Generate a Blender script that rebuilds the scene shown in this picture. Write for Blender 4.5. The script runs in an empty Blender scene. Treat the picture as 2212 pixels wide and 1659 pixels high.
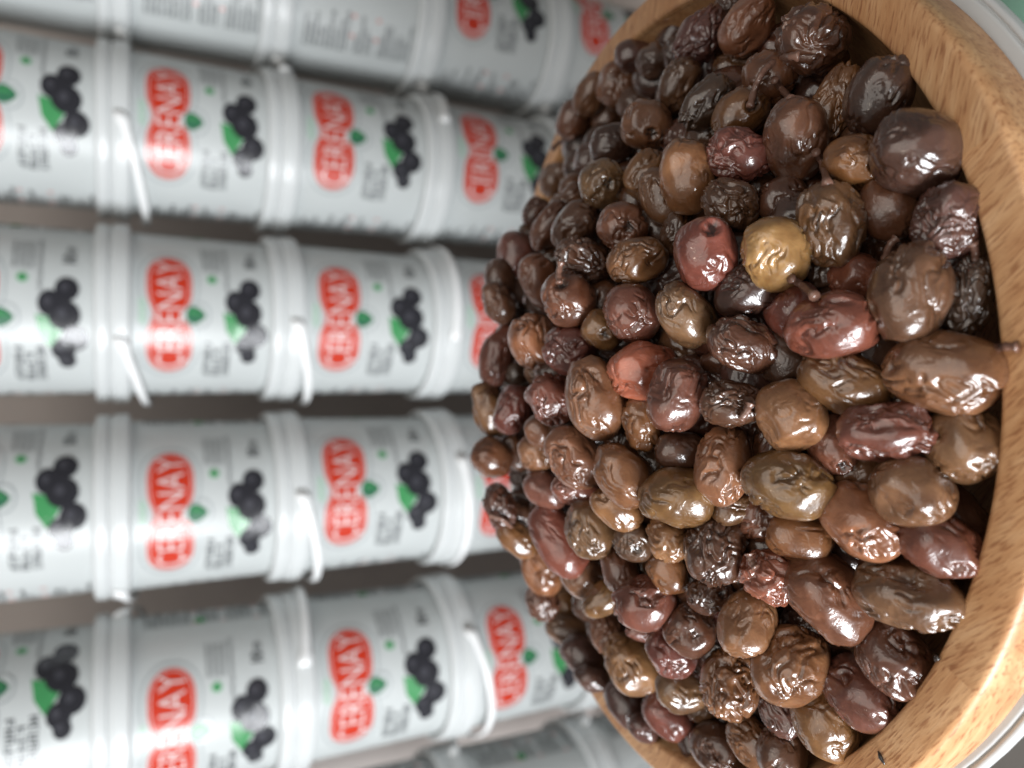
import bpy, bmesh, math, random
import numpy as np
from mathutils import Matrix, Vector

random.seed(7)
rng = np.random.default_rng(11)
SC = bpy.context.scene
COL = SC.collection
R = math.radians

# ------------------------------------------------------------------ camera
PITCH = 0.46152283
LENS_PX = 1661.0            # focal length in picture widths of 2212 px
CX, CY = 1106.0, 829.5
cp, sp = math.cos(PITCH), math.sin(PITCH)
cam_d = bpy.data.cameras.new('camera')
cam = bpy.data.objects.new('camera', cam_d)
COL.objects.link(cam)
cam.matrix_world = Matrix(((0, 1, 0, 0), (-sp, 0, -cp, 0), (-cp, 0, sp, 0), (0, 0, 0, 1)))
cam_d.sensor_width = 36.0
cam_d.lens = LENS_PX / 2212.0 * 36.0
cam_d.clip_start = 0.01
cam_d.clip_end = 50
cam_d.dof.use_dof = True
cam_d.dof.focus_distance = 0.235
cam_d.dof.aperture_fstop = 7.2
SC.camera = cam

# ------------------------------------------------------------------ world and lamps
W = bpy.data.worlds.new('World')
SC.world = W
W.use_nodes = True
bg = W.node_tree.nodes['Background']
bg.inputs['Color'].default_value = (1.0, 0.98, 0.95, 1)
bg.inputs['Strength'].default_value = 0.15
SC.view_settings.view_transform = 'Standard'
SC.view_settings.look = 'None'
SC.view_settings.gamma = 1
SC.view_settings.exposure = 0.0
SC.cycles.use_denoising = True
SC.cycles.max_bounces = 6


def area(name, loc, target, sx, sy, watt, col):
    d = bpy.data.lights.new(name, 'AREA')
    d.shape = 'RECTANGLE'
    d.size, d.size_y, d.energy, d.color = sx, sy, watt, col
    o = bpy.data.objects.new(name, d)
    COL.objects.link(o)
    o.location = loc
    o.rotation_euler = (Vector(target) - Vector(loc)).to_track_quat('-Z', 'Y').to_euler()
    return o


# shop front to the left and a little behind the camera: three tall panes of daylight
for k in range(3):
    a = R(208 + 11 * k)
    area('window_light', (1.6 * math.cos(a), 1.6 * math.sin(a), -0.02), (0.0, 0.35, -0.18), 0.22, 0.85, 24, (0.94, 0.97, 1.0))
area('ceiling_light', (0.1, -0.5, 1.7), (0.05, 0.3, -0.2), 2.2, 1.8, 19, (1.0, 0.94, 0.87))


def bulb(x, y, z, watt, rad):
    d = bpy.data.lights.new('bulb_light', 'POINT')
    d.energy, d.color, d.shadow_soft_size = watt, (1.0, 0.84, 0.66), rad
    o = bpy.data.objects.new('bulb_light', d)
    COL.objects.link(o)
    o.location = (x, y, z)


for i in range(6):          # lamps under the ceiling
    bulb(-0.9 + 0.36 * i, -0.25 - 0.1 * (i % 2), 1.35, 0.5, 0.016)
for i in range(8):          # string of warm lamps in the street behind
    q = 1.7 + 0.22 * i
    bulb(-0.50 * q, -0.88 * q, q * math.tan(R(7.0 - 1.4 * i)), 0.3, 0.022)

# ------------------------------------------------------------------ helpers


def tag(o, label, cat, group=None):
    o['label'] = label
    o['category'] = cat
    if group:
        o['group'] = group
    return o


def link(name, me, mat=None, parent=None):
    o = bpy.data.objects.new(name, me)
    COL.objects.link(o)
    if mat is not None and not me.materials:
        me.materials.append(mat)
    if parent is not None:
        o.parent = parent
    return o


def empty(name, m=None):
    o = bpy.data.objects.new(name, None)
    COL.objects.link(o)
    o.empty_display_size = 0.02
    if m is not None:
        o.matrix_world = m
    return o


def mesh(name, v, f, smooth=True):
    me = bpy.data.meshes.new(name)
    me.from_pydata([tuple(map(float, p)) for p in v], [], f)
    if smooth:
        me.polygons.foreach_set('use_smooth', [True] * len(me.polygons))
    me.update()
    return me


def lathe(name, prof, n=96, smooth=True, close=False):
    v, f = [], []
    for (r, z) in prof:
        for k in range(n):
            a = 2 * math.pi * k / n
            v.append((r * math.cos(a), r * math.sin(a), z))
    m = len(prof)
    for i in range(m - 1 if not close else m):
        j = (i + 1) % m
        for k in range(n):
            l = (k + 1) % n
            f.append((i * n + k, j * n + k, j * n + l, i * n + l)[::-1])
    return mesh(name, v, f, smooth)


def bevel_prof(pts, rad=0.0012, n=3):
    """round the corners of an open profile"""
    out = [pts[0]]
    for i in range(1, len(pts) - 1):
        a, b, c = map(np.array, (pts[i - 1], pts[i], pts[i + 1]))
        da, dc = np.linalg.norm(a - b), np.linalg.norm(c - b)
        q = min(rad, da * 0.45, dc * 0.45)
        p0, p1 = b + (a - b) / da * q, b + (c - b) / dc * q
        for k in range(n + 1):
            t = k / n
            out.append(tuple((1 - t) ** 2 * p0 + 2 * t * (1 - t) * b + t * t * p1))
    out.append(pts[-1])
    return out


def nodes(name):
    m = bpy.data.materials.new(name)
    m.use_nodes = True
    nt = m.node_tree
    return m, nt, nt.nodes['Principled BSDF']


def flat(name, col, rough=0.4, coat=0.0, spec=0.5):
    m, nt, b = nodes(name)
    b.inputs['Base Color'].default_value = (*col, 1)
    b.inputs['Roughness'].default_value = rough
    b.inputs['Coat Weight'].default_value = coat
    b.inputs['Specular IOR Level'].default_value = spec
    return m


def N(nt, t, **kw):
    n = nt.nodes.new(t)
    for k, v in kw.items():
        if k.startswith('i_'):
            n.inputs[k[2:].replace('_', ' ')].default_value = v
        else:
            setattr(n, k, v)
    return n


# ------------------------------------------------------------------ numpy gradient noise
PERM = rng.permutation(256)
PERM = np.concatenate([PERM, PERM, PERM])
GR = rng.normal(size=(256, 3))
GR /= np.linalg.norm(GR, axis=1)[:, None]


def noise3(p):
    i = np.floor(p).astype(int)
    f = p - i
    i &= 255
    w = f * f * f * (f * (f * 6 - 15) + 10)
    out = 0
    for dx in (0, 1):
        wx = w[:, 0] if dx else 1 - w[:, 0]
        px = PERM[i[:, 0] + dx]
        for dy in (0, 1):
            wy = w[:, 1] if dy else 1 - w[:, 1]
            py = PERM[px + i[:, 1] + dy]
            for dz in (0, 1):
                wz = w[:, 2] if dz else 1 - w[:, 2]
                g = GR[PERM[py + i[:, 2] + dz]]
                d = g[:, 0] * (f[:, 0] - dx) + g[:, 1] * (f[:, 1] - dy) + g[:, 2] * (f[:, 2] - dz)
                out = out + wx * wy * wz * d
    return out * 1.6


# ------------------------------------------------------------------ picture geometry of the heap
FW = np.array([0, cp, -sp])
UP = np.array([0, sp, cp])
RT = np.array([1.0, 0, 0])


def ray(x, y):
    d = FW - (x - CX) / LENS_PX * UP - (y - CY) / LENS_PX * RT
    return d / np.linalg.norm(d)


def project(P):
    d = P @ FW
    return np.array([CX - LENS_PX * (P @ UP) / d, CY - LENS_PX * (P @ RT) / d])


BN = np.array([-0.00907951, 0.0730802, 0.99728474])      # axis of the slightly tilted bowl
BN /= np.linalg.norm(BN)
BU = np.array([1.0, 0, 0]) - BN * BN[0]
BU /= np.linalg.norm(BU)
BW = np.cross(BN, BU)
BC = np.array([-0.00017025, 0.26736867, -0.20008418])    # centre of the rim plane
BOWL = Matrix(((BU[0], BW[0], BN[0], BC[0]), (BU[1], BW[1], BN[1], BC[1]), (BU[2], BW[2], BN[2], BC[2]), (0, 0, 0, 1)))
RIN = 0.1538


def heap_z(r, off):
    return -0.007 + 0.066 * (1 - np.clip(r / RIN, 0, 1) ** 2) ** 1.4 - 0.0125 * off


def heap_hit(x, y, off):
    d = ray(x, y)
    ts = np.linspace(0.14, 0.52, 1500)
    q = d[None] * ts[:, None] - BC
    r = np.hypot(q @ BU, q @ BW)
    f = q @ BN - heap_z(r, off)
    ok = r < RIN * 0.97
    if not ok.any():
        return None
    i = np.argmax((f < 0) & ok)
    if not ((f < 0) & ok).any():
        i = np.argmin(np.where(ok, f, 9))
    return d * ts[i]


OLIVES = [
    (1614,57,130,98,-55,'M',1,0),
    (1515,77,125,95,-60,'P',2,0),
    (1453,92,110,70,-60,'P',1,.6),
    (1578,15,90,60,-40,'P',2,.6),
    (1337,185,100,90,-60,'B',1,0),
    (1370,120,80,65,0,'P',0,.2),
    (1411,134,75,70,-50,'P',1,.3),
    (1465,185,118,78,-65,'B',2,.2),
    (1527,223,128,85,-50,'K',2,0),
    (1397,271,105,100,20,'G',1,0),
    (1312,258,85,62,-60,'B',1,.5),
    (1322,310,98,82,-20,'K',0,0),
    (1255,322,92,70,80,'P',0,.2),
    (1301,398,100,98,0,'G',1,0),
    (1393,378,110,80,-65,'O',1,.3),
    (1486,378,158,115,80,'M',0,-.3),
    (1596,336,137,108,15,'R',2,-.2),
    (1599,247,120,95,-40,'O',0,0),
    (1590,146,100,60,0,'B',1,.8),
    (1660,167,112,105,10,'B',1,.3),
    (1430,425,120,85,60,'B',1,.5),
    (1240,258,80,62,-60,'B',0,.3),
    (1277,205,90,60,-60,'B',1,.4),
    (1209,390,78,70,0,'G',1,.2),
    (1245,415,70,60,60,'B',0,.4),
    (1158,460,62,50,-60,'D',1,.2),
    (1188,488,105,60,-55,'B',1,.1),
    (1243,489,105,80,-50,'D',1,0),
    (1753,86,145,135,20,'D',2,0),
    (1803,222,165,85,108,'O',2,.4),
    (1899,205,170,130,110,'K',1,-.1),
    (1979,330,182,165,30,'P',0,-.2),
    (1848,351,128,115,10,'O',1,.2),
    (1720,301,172,125,80,'B',0,0),
    (1797,485,180,135,80,'B',2,0),
    (1690,432,100,100,0,'D',1,.7),
    (1918,450,132,115,60,'B',1,.2),
    (2047,478,165,130,100,'P',2,.1),
    (1634,392,80,50,-20,'K',2,1.2),
    (1577,442,122,100,30,'D',2,.2),
    (1118,552,92,76,70,'R',0,0),
    (1345,492,105,100,45,'B',1,0),
    (1261,561,115,82,20,'D',2,0),
    (1377,564,125,95,-15,'O',1,0),
    (1462,504,95,65,100,'D',2,.6),
    (1526,549,148,128,80,'R',0,-.3),
    (1169,608,120,75,70,'B',1,.3),
    (1228,647,108,100,60,'B',1,-.1),
    (1080,603,75,60,80,'D',0,.3),
    (1076,655,85,58,60,'B',1,.2),
    (1121,629,70,42,70,'B',1,.5),
    (1102,688,60,46,10,'K',2,.4),
    (1365,677,128,110,60,'R',1,-.1),
    (1303,713,90,80,30,'O',0,.5),
    (1481,680,148,105,50,'G',1,0),
    (1612,629,135,105,-20,'K',1,.2),
    (1154,739,110,95,60,'M',1,0),
    (1074,769,124,66,105,'R',1,0),
    (1231,757,102,98,20,'R',1,0),
    (1389,799,140,118,-20,'C',1,-.3),
    (1288,859,160,114,75,'M',1,-.2),
    (1121,808,50,45,0,'K',1,.6),
    (1163,808,55,46,30,'O',1,.6),
    (1434,739,92,72,20,'D',1,.9),
    (1461,856,155,118,110,'R',1,0),
    (1580,873,132,96,5,'D',2,0),
    (1604,744,150,112,30,'D',2,0),
    (1387,915,118,82,80,'O',2,.3),
    (1193,864,105,92,40,'R',2,0),
    (1057,885,110,65,70,'G',1,0),
    (1107,885,100,72,110,'R',1,0),
    (1315,775,75,55,10,'D',1,.9),
    (1676,546,152,140,60,'T',1,-.3),
    (1964,635,215,150,95,'G',1,-.2),
    (1851,600,112,98,20,'R',0,.7),
    (1795,704,182,138,-10,'R',1,-.3),
    (1722,677,120,118,60,'R',0,.4),
    (2092,641,165,95,95,'K',2,.1),
    (2042,805,235,168,10,'M',1,-.3),
    (1821,826,188,128,20,'O',1,0),
    (1706,897,150,132,60,'M',0,0),
    (1911,932,195,125,0,'R',2,-.1),
    (2083,958,158,150,60,'G',1,-.1),
    (1655,817,100,60,20,'K',2,1.2),
    (1762,596,70,55,0,'K',1,1.2),
    (1062,988,80,75,30,'B',0,0),
    (1112,976,75,48,60,'B',0,.3),
    (1160,975,78,72,60,'M',1,.1),
    (1172,934,78,62,45,'B',0,.2),
    (1240,988,132,96,55,'M',1,-.1),
    (1348,1027,150,108,50,'O',0,0),
    (1464,1074,157,122,0,'O',0,-.2),
    (1562,1003,167,114,100,'M',1,-.1),
    (1470,973,105,80,0,'D',0,.7),
    (1222,920,65,60,0,'D',0,.7),
    (1181,1059,90,66,30,'R',0,.1),
    (1240,1055,90,62,0,'R',1,.3),
    (1080,1095,90,60,70,'D',2,.1),
    (1123,1112,75,62,30,'D',1,.1),
    (1115,1163,90,58,45,'O',1,.1),
    (1205,1166,155,90,58,'R',0,-.2),
    (1333,1098,122,78,35,'O',1,.2),
    (1276,1143,118,96,70,'G',1,0),
    (1371,1169,88,86,0,'D',1,.1),
    (1446,1163,97,92,60,'M',2,.1),
    (1546,1188,150,126,100,'D',2,-.3),
    (1537,1285,98,78,-10,'D',2,.3),
    (1585,1098,90,64,-20,'G',1,.5),
    (1172,1226,105,78,70,'O',1,0),
    (1258,1244,92,74,40,'B',0,.1),
    (1339,1232,100,74,70,'B',1,.2),
    (1443,1235,98,78,60,'O',1,.2),
    (1392,1303,130,112,0,'R',1,-.2),
    (1231,1312,90,76,20,'O',1,0),
    (1303,1294,95,68,-30,'O',0,0),
    (1172,1300,78,62,60,'D',2,.1),
    (1231,1360,92,56,10,'B',0,.2),
    (1311,1365,98,66,70,'G',2,.2),
    (1490,1362,108,105,30,'D',1,0),
    (1615,1347,148,114,110,'M',0,0),
    (1395,1364,80,42,0,'R',1,.4),
    (1660,1246,122,110,40,'C',2,.1),
    (1702,1045,182,140,10,'O',1,-.1),
    (1798,961,130,98,70,'R',0,.6),
    (1862,1125,185,142,42,'M',1,0),
    (1970,1062,165,144,20,'G',0,-.1),
    (2030,1177,165,128,30,'R',1,0),
    (1961,1283,215,138,20,'G',1,-.1),
    (1792,1293,198,148,52,'B',1,-.1),
    (1729,1160,142,102,10,'O',0,.5),
    (1612,1155,90,75,40,'D',1,1.0),
    (1929,1421,165,132,60,'D',1,0),
    (1705,1436,168,150,120,'M',1,-.1),
    (1860,1498,165,130,50,'R',1,0),
    (1784,1561,155,128,80,'O',0,0),
    (1804,1412,70,60,30,'K',2,1.0),
    (1576,1475,145,118,100,'O',2,0),
    (1362,1433,132,100,62,'M',1,-.1),
    (1451,1409,106,100,45,'R',1,0),
    (1469,1490,108,90,20,'G',1,0),
    (1440,1543,112,86,50,'R',0,0),
    (1353,1516,106,80,60,'P',0,0),
    (1392,1572,70,55,30,'P',1,.3),
    (1552,1620,118,102,45,'D',1,0),
    (1493,1596,88,58,80,'P',1,.3),
    (1625,1600,112,92,50,'O',1,0),
    (1690,1622,112,98,100,'D',1,-.1),
    (1680,1538,112,72,60,'P',2,.4),
    (1258,1412,88,72,30,'P',0,0),
    (1294,1423,74,58,50,'P',0,.3),
    (1279,1464,70,50,20,'P',0,0),
    (1526,1412,70,55,60,'R',1,.7),
    (1550,1344,90,60,80,'R',0,1.0),
    (1805,1217,120,85,20,'D',1,.9),
    (1900,1000,90,70,0,'K',1,1.2),
    (1510,260,70,50,0,'D',0,1.0),
    (1440,330,70,50,0,'D',0,1.0),
    (1520,460,60,50,0,'K',0,1.2),
    (1425,640,80,60,0,'K',0,1.0),
    (1556,780,80,60,0,'D',0,1.0),
    (1300,620,70,55,0,'D',0,.9),
    (1875,535,90,70,0,'K',1,1.2),
    (1985,560,90,60,0,'K',1,1.1),
    (1222,452,105,68,-55,'B',1,.35),
    (1283,352,80,66,20,'P',1,.4),
    (1146,520,70,52,70,'D',1,.4),
]

# ================================================================== materials
def wood(name, rot, tint=1.0):
    m, nt, b = nodes(name)
    tc = N(nt, 'ShaderNodeTexCoord')
    mp = N(nt, 'ShaderNodeMapping')
    mp.inputs['Rotation'].default_value = (R(8), R(5), R(rot))
    nt.links.new(tc.outputs['Object'], mp.inputs['Vector'])
    # slow colour figure along the grain
    mg = N(nt, 'ShaderNodeMapping')
    mg.inputs['Scale'].default_value = (18, 230, 200)
    nt.links.new(mp.outputs['Vector'], mg.inputs['Vector'])
    n1 = N(nt, 'ShaderNodeTexNoise', i_Scale=1.0, i_Detail=5.0, i_Roughness=0.6, i_Distortion=0.4)
    nt.links.new(mg.outputs['Vector'], n1.inputs['Vector'])
    r1 = N(nt, 'ShaderNodeValToRGB')
    e = r1.color_ramp.elements
    e[0].position, e[0].color = 0.25, (0.42 * tint, 0.198 * tint, 0.085 * tint, 1)
    e[1].position, e[1].color = 0.75, (0.70 * tint, 0.440 * tint, 0.240 * tint, 1)
    x = r1.color_ramp.elements.new(0.5)
    x.color = (0.57 * tint, 0.320 * tint, 0.155 * tint, 1)
    nt.links.new(n1.outputs['Fac'], r1.inputs['Fac'])
    # short dark ray flecks
    mf = N(nt, 'ShaderNodeMapping')
    mf.inputs['Scale'].default_value = (130, 1500, 800)
    nt.links.new(mp.outputs['Vector'], mf.inputs['Vector'])
    n2 = N(nt, 'ShaderNodeTexNoise', i_Scale=1.0, i_Detail=2.0, i_Roughness=0.5)
    nt.links.new(mf.outputs['Vector'], n2.inputs['Vector'])
    r2 = N(nt, 'ShaderNodeValToRGB')
    r2.color_ramp.elements[0].position = 0.53
    r2.color_ramp.elements[0].color = (0, 0, 0, 1)
    r2.color_ramp.elements[1].position = 0.66
    r2.color_ramp.elements[1].color = (1, 1, 1, 1)
    nt.links.new(n2.outputs['Fac'], r2.inputs['Fac'])
    # blotchy oil stains
    n3 = N(nt, 'ShaderNodeTexNoise', i_Scale=22.0, i_Detail=3.0)
    nt.links.new(tc.outputs['Object'], n3.inputs['Vector'])
    mx0 = N(nt, 'ShaderNodeMix', data_type='RGBA', blend_type='MULTIPLY')
    mr = N(nt, 'ShaderNodeMapRange')
    mr.inputs['From Min'].default_value, mr.inputs['From Max'].default_value = 0.42, 0.68
    nt.links.new(n3.outputs['Fac'], mr.inputs['Value'])
    ms = N(nt, 'ShaderNodeMath', operation='MULTIPLY')
    ms.inputs[1].default_value = 0.55
    nt.links.new(mr.outputs['Result'], ms.inputs[0])
    nt.links.new(ms.outputs[0], mx0.inputs['Factor'])
    nt.links.new(r1.outputs['Color'], mx0.inputs['A'])
    mx0.inputs['B'].default_value = (0.78, 0.60, 0.42, 1)
    mx = N(nt, 'ShaderNodeMix', data_type='RGBA', blend_type='MULTIPLY')
    mm = N(nt, 'ShaderNodeMath', operation='MULTIPLY')
    mm.inputs[1].default_value = 0.62
    nt.links.new(r2.outputs['Color'], mm.inputs[0])
    nt.links.new(mm.outputs[0], mx.inputs['Factor'])
    nt.links.new(mx0.outputs['Result'], mx.inputs['A'])
    mx.inputs['B'].default_value = (0.42, 0.24, 0.16, 1)
    nt.links.new(mx.outputs['Result'], b.inputs['Base Color'])
    b.inputs['Roughness'].default_value = 0.42
    bp = N(nt, 'ShaderNodeBump', i_Strength=0.25, i_Distance=0.0004)
    nt.links.new(n2.outputs['Fac'], bp.inputs['Height'])
    nt.links.new(bp.outputs['Normal'], b.inputs['Normal'])
    return m


def plastic(name, col, rough, bump=0.0):
    m, nt, b = nodes(name)
    tc = N(nt, 'ShaderNodeTexCoord')
    n = N(nt, 'ShaderNodeTexNoise', i_Scale=18.0, i_Detail=3.0)
    nt.links.new(tc.outputs['Object'], n.inputs['Vector'])
    mx = N(nt, 'ShaderNodeMix', data_type='RGBA')
    mx.inputs['A'].default_value = (*[c * 0.93 for c in col], 1)
    mx.inputs['B'].default_value = (*col, 1)
    nt.links.new(n.outputs['Fac'], mx.inputs['Factor'])
    nt.links.new(mx.outputs['Result'], b.inputs['Base Color'])
    b.inputs['Roughness'].default_value = rough
    b.inputs['Specular IOR Level'].default_value = 0.38
    if bump:
        bp = N(nt, 'ShaderNodeBump', i_Strength=bump, i_Distance=0.002)
        nt.links.new(n.outputs['Fac'], bp.inputs['Height'])
        nt.links.new(bp.outputs['Normal'], b.inputs['Normal'])
    return m


def olive_material():
    m, nt, b = nodes('olive_skin')
    tc = N(nt, 'ShaderNodeTexCoord')
    oi = N(nt, 'ShaderNodeObjectInfo')
    off = N(nt, 'ShaderNodeVectorMath', operation='SCALE')
    cmb = N(nt, 'ShaderNodeCombineXYZ')
    for k in range(3):
        nt.links.new(oi.outputs['Random'], cmb.inputs[k])
    nt.links.new(cmb.outputs[0], off.inputs[0])
    off.inputs['Scale'].default_value = 9.0
    add = N(nt, 'ShaderNodeVectorMath', operation='ADD')
    nt.links.new(tc.outputs['Object'], add.inputs[0])
    nt.links.new(off.outputs[0], add.inputs[1])
    # broad mottling: one half riper than the other
    n1 = N(nt, 'ShaderNodeTexNoise', i_Scale=110.0, i_Detail=3.0, i_Roughness=0.55, i_Distortion=0.6)
    nt.links.new(add.outputs[0], n1.inputs['Vector'])
    r1 = N(nt, 'ShaderNodeMapRange')
    r1.inputs['From Min'].default_value, r1.inputs['From Max'].default_value = 0.3, 0.72
    nt.links.new(n1.outputs['Fac'], r1.inputs['Value'])
    dk = N(nt, 'ShaderNodeMix', data_type='RGBA', blend_type='MULTIPLY')
    dk.inputs['Factor'].default_value = 1.0
    nt.links.new(oi.outputs['Color'], dk.inputs['A'])
    dk.inputs['B'].default_value = (0.45, 0.38, 0.32, 1)
    mx = N(nt, 'ShaderNodeMix', data_type='RGBA')
    nt.links.new(r1.outputs['Result'], mx.inputs['Factor'])
    nt.links.new(dk.outputs['Result'], mx.inputs['A'])
    nt.links.new(oi.outputs['Color'], mx.inputs['B'])
    # pale freckles
    n2 = N(nt, 'ShaderNodeTexVoronoi', i_Scale=420.0)
    nt.links.new(add.outputs[0], n2.inputs['Vector'])
    r2 = N(nt, 'ShaderNodeMapRange')
    r2.inputs['From Min'].default_value, r2.inputs['From Max'].default_value = 0.10, 0.06
    nt.links.new(n2.outputs['Distance'], r2.inputs['Value'])
    fm = N(nt, 'ShaderNodeMath', operation='MULTIPLY')
    fm.inputs[1].default_value = 0.25
    nt.links.new(r2.outputs['Result'], fm.inputs[0])
    mf = N(nt, 'ShaderNodeMix', data_type='RGBA', blend_type='ADD')
    nt.links.new(fm.outputs[0], mf.inputs['Factor'])
    nt.links.new(mx.outputs['Result'], mf.inputs['A'])
    mf.inputs['B'].default_value = (0.20, 0.13, 0.07, 1)
    # scar where the stem was, and darker skin along the creases (dried skin itself)
    at = N(nt, 'ShaderNodeAttribute', attribute_name='scar')
    ms = N(nt, 'ShaderNodeMix', data_type='RGBA')
    nt.links.new(at.outputs['Fac'], ms.inputs['Factor'])
    nt.links.new(mf.outputs['Result'], ms.inputs['A'])
    ms.inputs['B'].default_value = (0.012, 0.009, 0.008, 1)
    nt.links.new(ms.outputs['Result'], b.inputs['Base Color'])
    n3 = N(nt, 'ShaderNodeTexNoise', i_Scale=260.0, i_Detail=3.0, i_Roughness=0.55, i_Distortion=1.2)
    nt.links.new(add.outputs[0], n3.inputs['Vector'])
    bp = N(nt, 'ShaderNodeBump', i_Strength=0.22, i_Distance=0.0012)
    nt.links.new(n3.outputs['Fac'], bp.inputs['Height'])
    nt.links.new(bp.outputs['Normal'], b.inputs['Normal'])
    nt.links.new(bp.outputs['Normal'], b.inputs['Coat Normal'])
    b.inputs['Roughness'].default_value = 0.32
    b.inputs['Coat Weight'].default_value = 1.0
    cr = N(nt, 'ShaderNodeMapRange')
    cr.inputs['To Min'].default_value, cr.inputs['To Max'].default_value = 0.02, 0.10
    nt.links.new(oi.outputs['Random'], cr.inputs['Value'])
    nt.links.new(cr.outputs['Result'], b.inputs['Coat Roughness'])
    b.inputs['Coat IOR'].default_value = 1.48
    b.inputs['Subsurface Weight'].default_value = 0.12
    b.inputs['Subsurface Radius'].default_value = (1.0, 0.45, 0.2)
    b.inputs['Subsurface Scale'].default_value = 0.003
    return m


M_OLIVE = olive_material()
M_STEM = flat('stem_bark', (0.15, 0.075, 0.052), 0.4, 0.5)
WOODS = [wood('beech_a', 38, 1.04), wood('beech_b', 50, 0.97), wood('beech_c', 12, 0.86)]
M_BODY = plastic('label_white', (0.495, 0.52, 0.517), 0.36)
M_LID = plastic('lid_white', (0.56, 0.58, 0.58), 0.30)
M_HANDLE = plastic('handle_white', (0.80, 0.81, 0.81), 0.26)
M_RED = flat('print_red', (0.48, 0.034, 0.014), 0.26)
M_WHITE = flat('print_white', (0.66, 0.56, 0.55), 0.26)
M_PALE = flat('print_grey', (0.27, 0.30, 0.31), 0.26)
M_GREEN = flat('print_green', (0.05, 0.24, 0.085), 0.26)
M_LEAF = flat('print_dark_green', (0.035, 0.14, 0.075), 0.26)
M_SPRIG = flat('print_pale_green', (0.36, 0.52, 0.41), 0.26)
M_BLACK = flat('print_black', (0.022, 0.022, 0.027), 0.24)
M_BLACK2 = flat('print_black_gloss', (0.05, 0.05, 0.06), 0.24)
M_INK = flat('print_ink', (0.05, 0.055, 0.06), 0.26)
M_INK2 = flat('print_small_ink', (0.10, 0.105, 0.11), 0.26)
M_PINK = flat('print_pale_red', (0.60, 0.25, 0.22), 0.26)

# ================================================================== the bowl, its tub and the counter
bowl = empty('wooden_bowl', BOWL)
tag(bowl, 'large round beech wood bowl heaped with shiny wrinkled olives', 'bowl')


def stave_lathe(name, prof, n=180, radius=0.0009):
    prof = bevel_prof(prof, radius, 3)
    me = lathe(name, prof, n)
    for w in WOODS:
        me.materials.append(w)
    cuts = [(-3.2, 0), (-2.05, 1), (-1.2, 2), (0.62, 0), (1.35, 2), (2.5, 1)]
    idx = []
    for p in me.polygons:
        a = math.atan2(p.center.y, p.center.x)
        k = 1
        for c, i in cuts:
            if a >= c:
                k = i
        idx.append(k)
    me.polygons.foreach_set('material_index', idx)
    return me


link('rim', stave_lathe('rim', [(0.1530, -0.0030), (0.1538, 0.0), (0.1662, -0.0006), (0.1672, -0.0045), (0.1668, -0.019)], radius=0.0016), None, bowl)
link('inner_wall', stave_lathe('inner_wall', [(0.0, -0.078), (0.07, -0.075), (0.11, -0.06), (0.135, -0.038), (0.148, -0.018), (0.1530, -0.0032)], radius=0.02), None, bowl)
link('outer_wall', stave_lathe('outer_wall', [(0.1667, -0.0192), (0.163, -0.03), (0.15, -0.05), (0.12, -0.072), (0.085, -0.084), (0.0, -0.086)], radius=0.01), None, bowl)

tub = empty('white_tub', BOWL @ Matrix.Translation((0.0016, -0.0005, -0.0205)))
tag(tub, 'round white plastic tub with a thick rim standing under the wooden bowl', 'tub')
M_TUB = plastic('tub_white', (0.50, 0.51, 0.505), 0.33)
link('rim', lathe('tub_rim', bevel_prof([(0.150, -0.004), (0.1600, -0.001), (0.1640, 0.0004), (0.1688, 0.0002), (0.1692, -0.0012), (0.1698, 0.0), (0.1712, -0.0004), (0.1715, -0.004), (0.1690, -0.006)], 0.0007), 128), M_TUB, tub)
link('wall', lathe('tub_wall', [(0.1689, -0.0056), (0.158, -0.014), (0.140, -0.040), (0.135, -0.160), (0.132, -0.165), (0.0, -0.165)], 128), M_TUB, tub)

tz = float((BC - BN * 0.186)[2])


def counter_material():
    m, nt, b = nodes('counter_top')
    tc = N(nt, 'ShaderNodeTexCoord')
    n = N(nt, 'ShaderNodeTexNoise', i_Scale=9.0, i_Detail=5.0)
    nt.links.new(tc.outputs['Object'], n.inputs['Vector'])
    mx = N(nt, 'ShaderNodeMix', data_type='RGBA')
    mx.inputs['A'].default_value = (0.12, 0.11, 0.10, 1)
    mx.inputs['B'].default_value = (0.19, 0.175, 0.16, 1)
    nt.links.new(n.outputs['Fac'], mx.inputs['Factor'])
    nt.links.new(mx.outputs['Result'], b.inputs['Base Color'])
    b.inputs['Roughness'].default_value = 0.35
    return m


def box(v0, v1):
    x0, y0, z0 = v0
    x1, y1, z1 = v1
    v = [(x0, y0, z0), (x1, y0, z0), (x1, y1, z0), (x0, y1, z0), (x0, y0, z1), (x1, y0, z1), (x1, y1, z1), (x0, y1, z1)]
    f = [(0, 3, 2, 1), (4, 5, 6, 7), (0, 1, 5, 4), (1, 2, 6, 5), (2, 3, 7, 6), (3, 0, 4, 7)]
    return v, f


c = link('counter', mesh('counter', *box((-0.6, -0.25, tz - 0.03), (0.6, 0.47, tz - 0.001)), smooth=False), counter_material())
c['kind'] = 'structure'
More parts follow.
